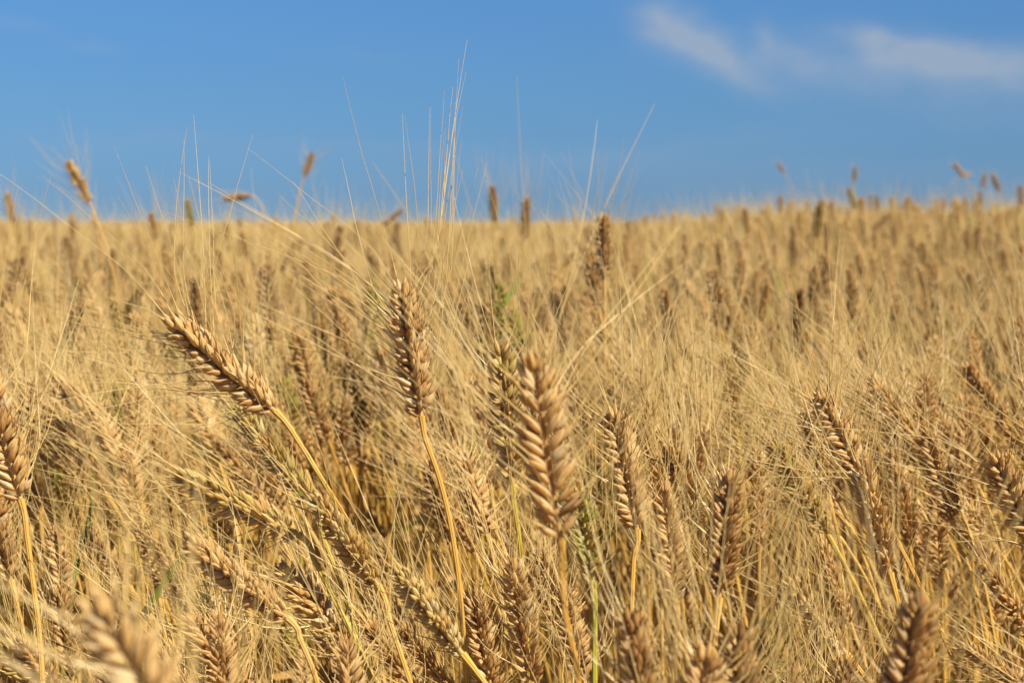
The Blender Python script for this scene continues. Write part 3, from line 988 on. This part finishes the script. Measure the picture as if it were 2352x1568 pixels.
ENDS = np.array(MASS_ENDS)
pts, rots, scl, idx = [], [], [], []


def scatter(y0, y1, dens, hw, far, tip_mean, tip_sd, keep=None, only=None, top=.96):
    """jittered stalks between two distances; hw(y) the half width covered"""
    step = 1 / math.sqrt(dens)
    for y in np.arange(y0, y1, step):
        w = hw(y)
        xs = np.arange(-w, w, step)
        yy = y + rng.uniform(-.5, .5, len(xs)) * step * 1.3
        xx = xs + rng.uniform(-.5, .5, len(xs)) * step * 1.3
        if keep is not None:
            k = keep(xx, yy)
            xx, yy = xx[k], yy[k]
        gz = ground_z(xx, yy)
        patch = .018 * np.sin(xx * 2.1 + yy * .7) + .016 * np.sin(xx * .8 - yy * 1.9 + 2)
        tz = np.clip(rng.normal(tip_mean, tip_sd, len(xx)) + patch + rough_top(xx, yy) * np.abs(rng.normal(0, .035, len(xx))), .55, top)
        n = len(xx)
        lz = np.where(rng.random(n) < .7, rng.normal(0, .8, n), rng.uniform(-3.14, 3.14, n))
        ii = rng.integers(N_MID, N_MID + N_FAR, n) if far else rng.integers(0, N_MID, n)
        if only is not None:
            ii = np.array(only)[rng.integers(0, len(only), n)]
        Bl, Tl = ENDS[ii, 0], ENDS[ii, 1]
        sc = tz / Tl[:, 2]
        c, sn = np.cos(lz), np.sin(lz)
        w0 = np.stack([xx, yy, gz], -1)
        tip_w = w0 + sc[:, None] * np.stack([Tl[:, 0] * c, Tl[:, 0] * sn, Tl[:, 2]], -1)
        base_w = w0 + sc[:, None] * np.stack([Bl[:, 0] * c, Bl[:, 0] * sn, Bl[:, 2]], -1)
        k = ~covers_hero(tip_w, base_w)
        pts.append(w0[k])
        scl.append(sc[k])
        rots.append(np.stack([rng.normal(0, .03, n), rng.normal(0, .03, n), lz], -1)[k])
        idx.append(ii[k])


def rough_top(x, y):
    """the crop on the rise is more uneven"""
    return smooth(0.35, 1.2, x / np.maximum(y, .5) * 8.0) * smooth(3.5, 7.0, y)


def covers_hero(tip, base):
    """stalks whose ear would stand in front of one of the ears placed by hand"""
    bad = np.zeros(len(tip), bool)
    for f in (0, .35, .7, 1.0, 1.15):
        p = project(tip + (base - tip) * f)
        for (ht, hb, hd) in HERO_EARS:
            ax = hb - ht
            t = np.clip(((p[:, :2] - ht) @ ax) / (ax @ ax), 0, 1)
            gap = np.linalg.norm(p[:, :2] - (ht + t[:, None] * ax), axis=1)
            bad |= (p[:, 2] > .1) & (p[:, 2] < hd - .02) & (gap < 10 + 38 / np.maximum(p[:, 2], .3))
    return bad


def out_of_view(x, y):
    return np.abs(x) > .40 * y + .12


# beside the view in the near rows, and short tillers low down between the near stalks
scatter(.55, 1.75, 260, lambda y: .4 * y + 1.1, False, .87, .05, out_of_view)
scatter(.62, 1.75, 120, lambda y: .42 * y + .12, False, .66, .05, lambda x, y: ~out_of_view(x, y))
scatter(1.75, 6.0, 300, lambda y: .36 * y + .9, False, .845, .042)
scatter(1.8, 5.0, 26, lambda y: .36 * y + .9, False, .895, .03, None, GOLD)
scatter(3.0, 9.0, 5, lambda y: .36 * y + .9, False, .955, .025, None, GOLD + BROWN, 1.0)
scatter(4.0, 12.0, 5, lambda y: .36 * y + .9, False, .975, .02, None, GOLD + BROWN, 1.01)
scatter(2.0, 7.0, 10, lambda y: .36 * y + .9, False, .915, .03, None, BROWN)
scatter(6.0, 13.0, 200, lambda y: .36 * y + .9, True, .838, .045)
scatter(13.0, 28.0, 70, lambda y: .36 * y + 1.0, True, .85, .05)
scatter(28.0, 60.0, 22, lambda y: .36 * y + 1.0, True, .855, .05)
pts = np.concatenate(pts)
rots = np.concatenate(rots)
scl = np.concatenate(scl)
idx = np.concatenate(idx)
fm = bpy.data.meshes.new("wheat_field")
fm.vertices.add(len(pts))
fm.vertices.foreach_set('co', pts.astype(np.float32).ravel())
a = fm.attributes.new('turn', 'FLOAT_VECTOR', 'POINT')
a.data.foreach_set('vector', rots.astype(np.float32).ravel())
a = fm.attributes.new('size', 'FLOAT', 'POINT')
a.data.foreach_set('value', scl.astype(np.float32))
a = fm.attributes.new('which', 'INT', 'POINT')
a.data.foreach_set('value', idx.astype(np.int32))
field = bpy.data.objects.new("wheat_field", fm)
COL.objects.link(field)
field["kind"] = "stuff"
field["label"] = "dense mass of ripe wheat stretching to the horizon"
field["category"] = "wheat"
ng = bpy.data.node_groups.new("field_of_stalks", 'GeometryNodeTree')
ng.interface.new_socket("Geometry", in_out='INPUT', socket_type='NodeSocketGeometry')
ng.interface.new_socket("Geometry", in_out='OUTPUT', socket_type='NodeSocketGeometry')
gi = ng.nodes.new('NodeGroupInput')
go = ng.nodes.new('NodeGroupOutput')
iop = ng.nodes.new('GeometryNodeInstanceOnPoints')
ci = ng.nodes.new('GeometryNodeCollectionInfo')
ci.inputs['Collection'].default_value = src_col
ci.inputs['Separate Children'].default_value = True
ci.inputs['Reset Children'].default_value = True
iop.inputs['Pick Instance'].default_value = True


def named(nm, typ):
    nd = ng.nodes.new('GeometryNodeInputNamedAttribute')
    nd.data_type = typ
    nd.inputs['Name'].default_value = nm
    return [o for o in nd.outputs if o.enabled and o.name == 'Attribute'][0]


e2r = ng.nodes.new('FunctionNodeEulerToRotation')
ng.links.new(named('turn', 'FLOAT_VECTOR'), e2r.inputs[0])
ng.links.new(e2r.outputs[0], iop.inputs['Rotation'])
ng.links.new(named('size', 'FLOAT'), iop.inputs['Scale'])
ng.links.new(named('which', 'INT'), iop.inputs['Instance Index'])
ng.links.new(gi.outputs[0], iop.inputs['Points'])
ng.links.new(ci.outputs[0], iop.inputs['Instance'])
ng.links.new(iop.outputs[0], go.inputs[0])
md = field.modifiers.new("stalks", 'NODES')
md.node_group = ng
print("heroes", len(HERO_EARS), "near", len(placed), "tries", tries, "mass", len(pts))
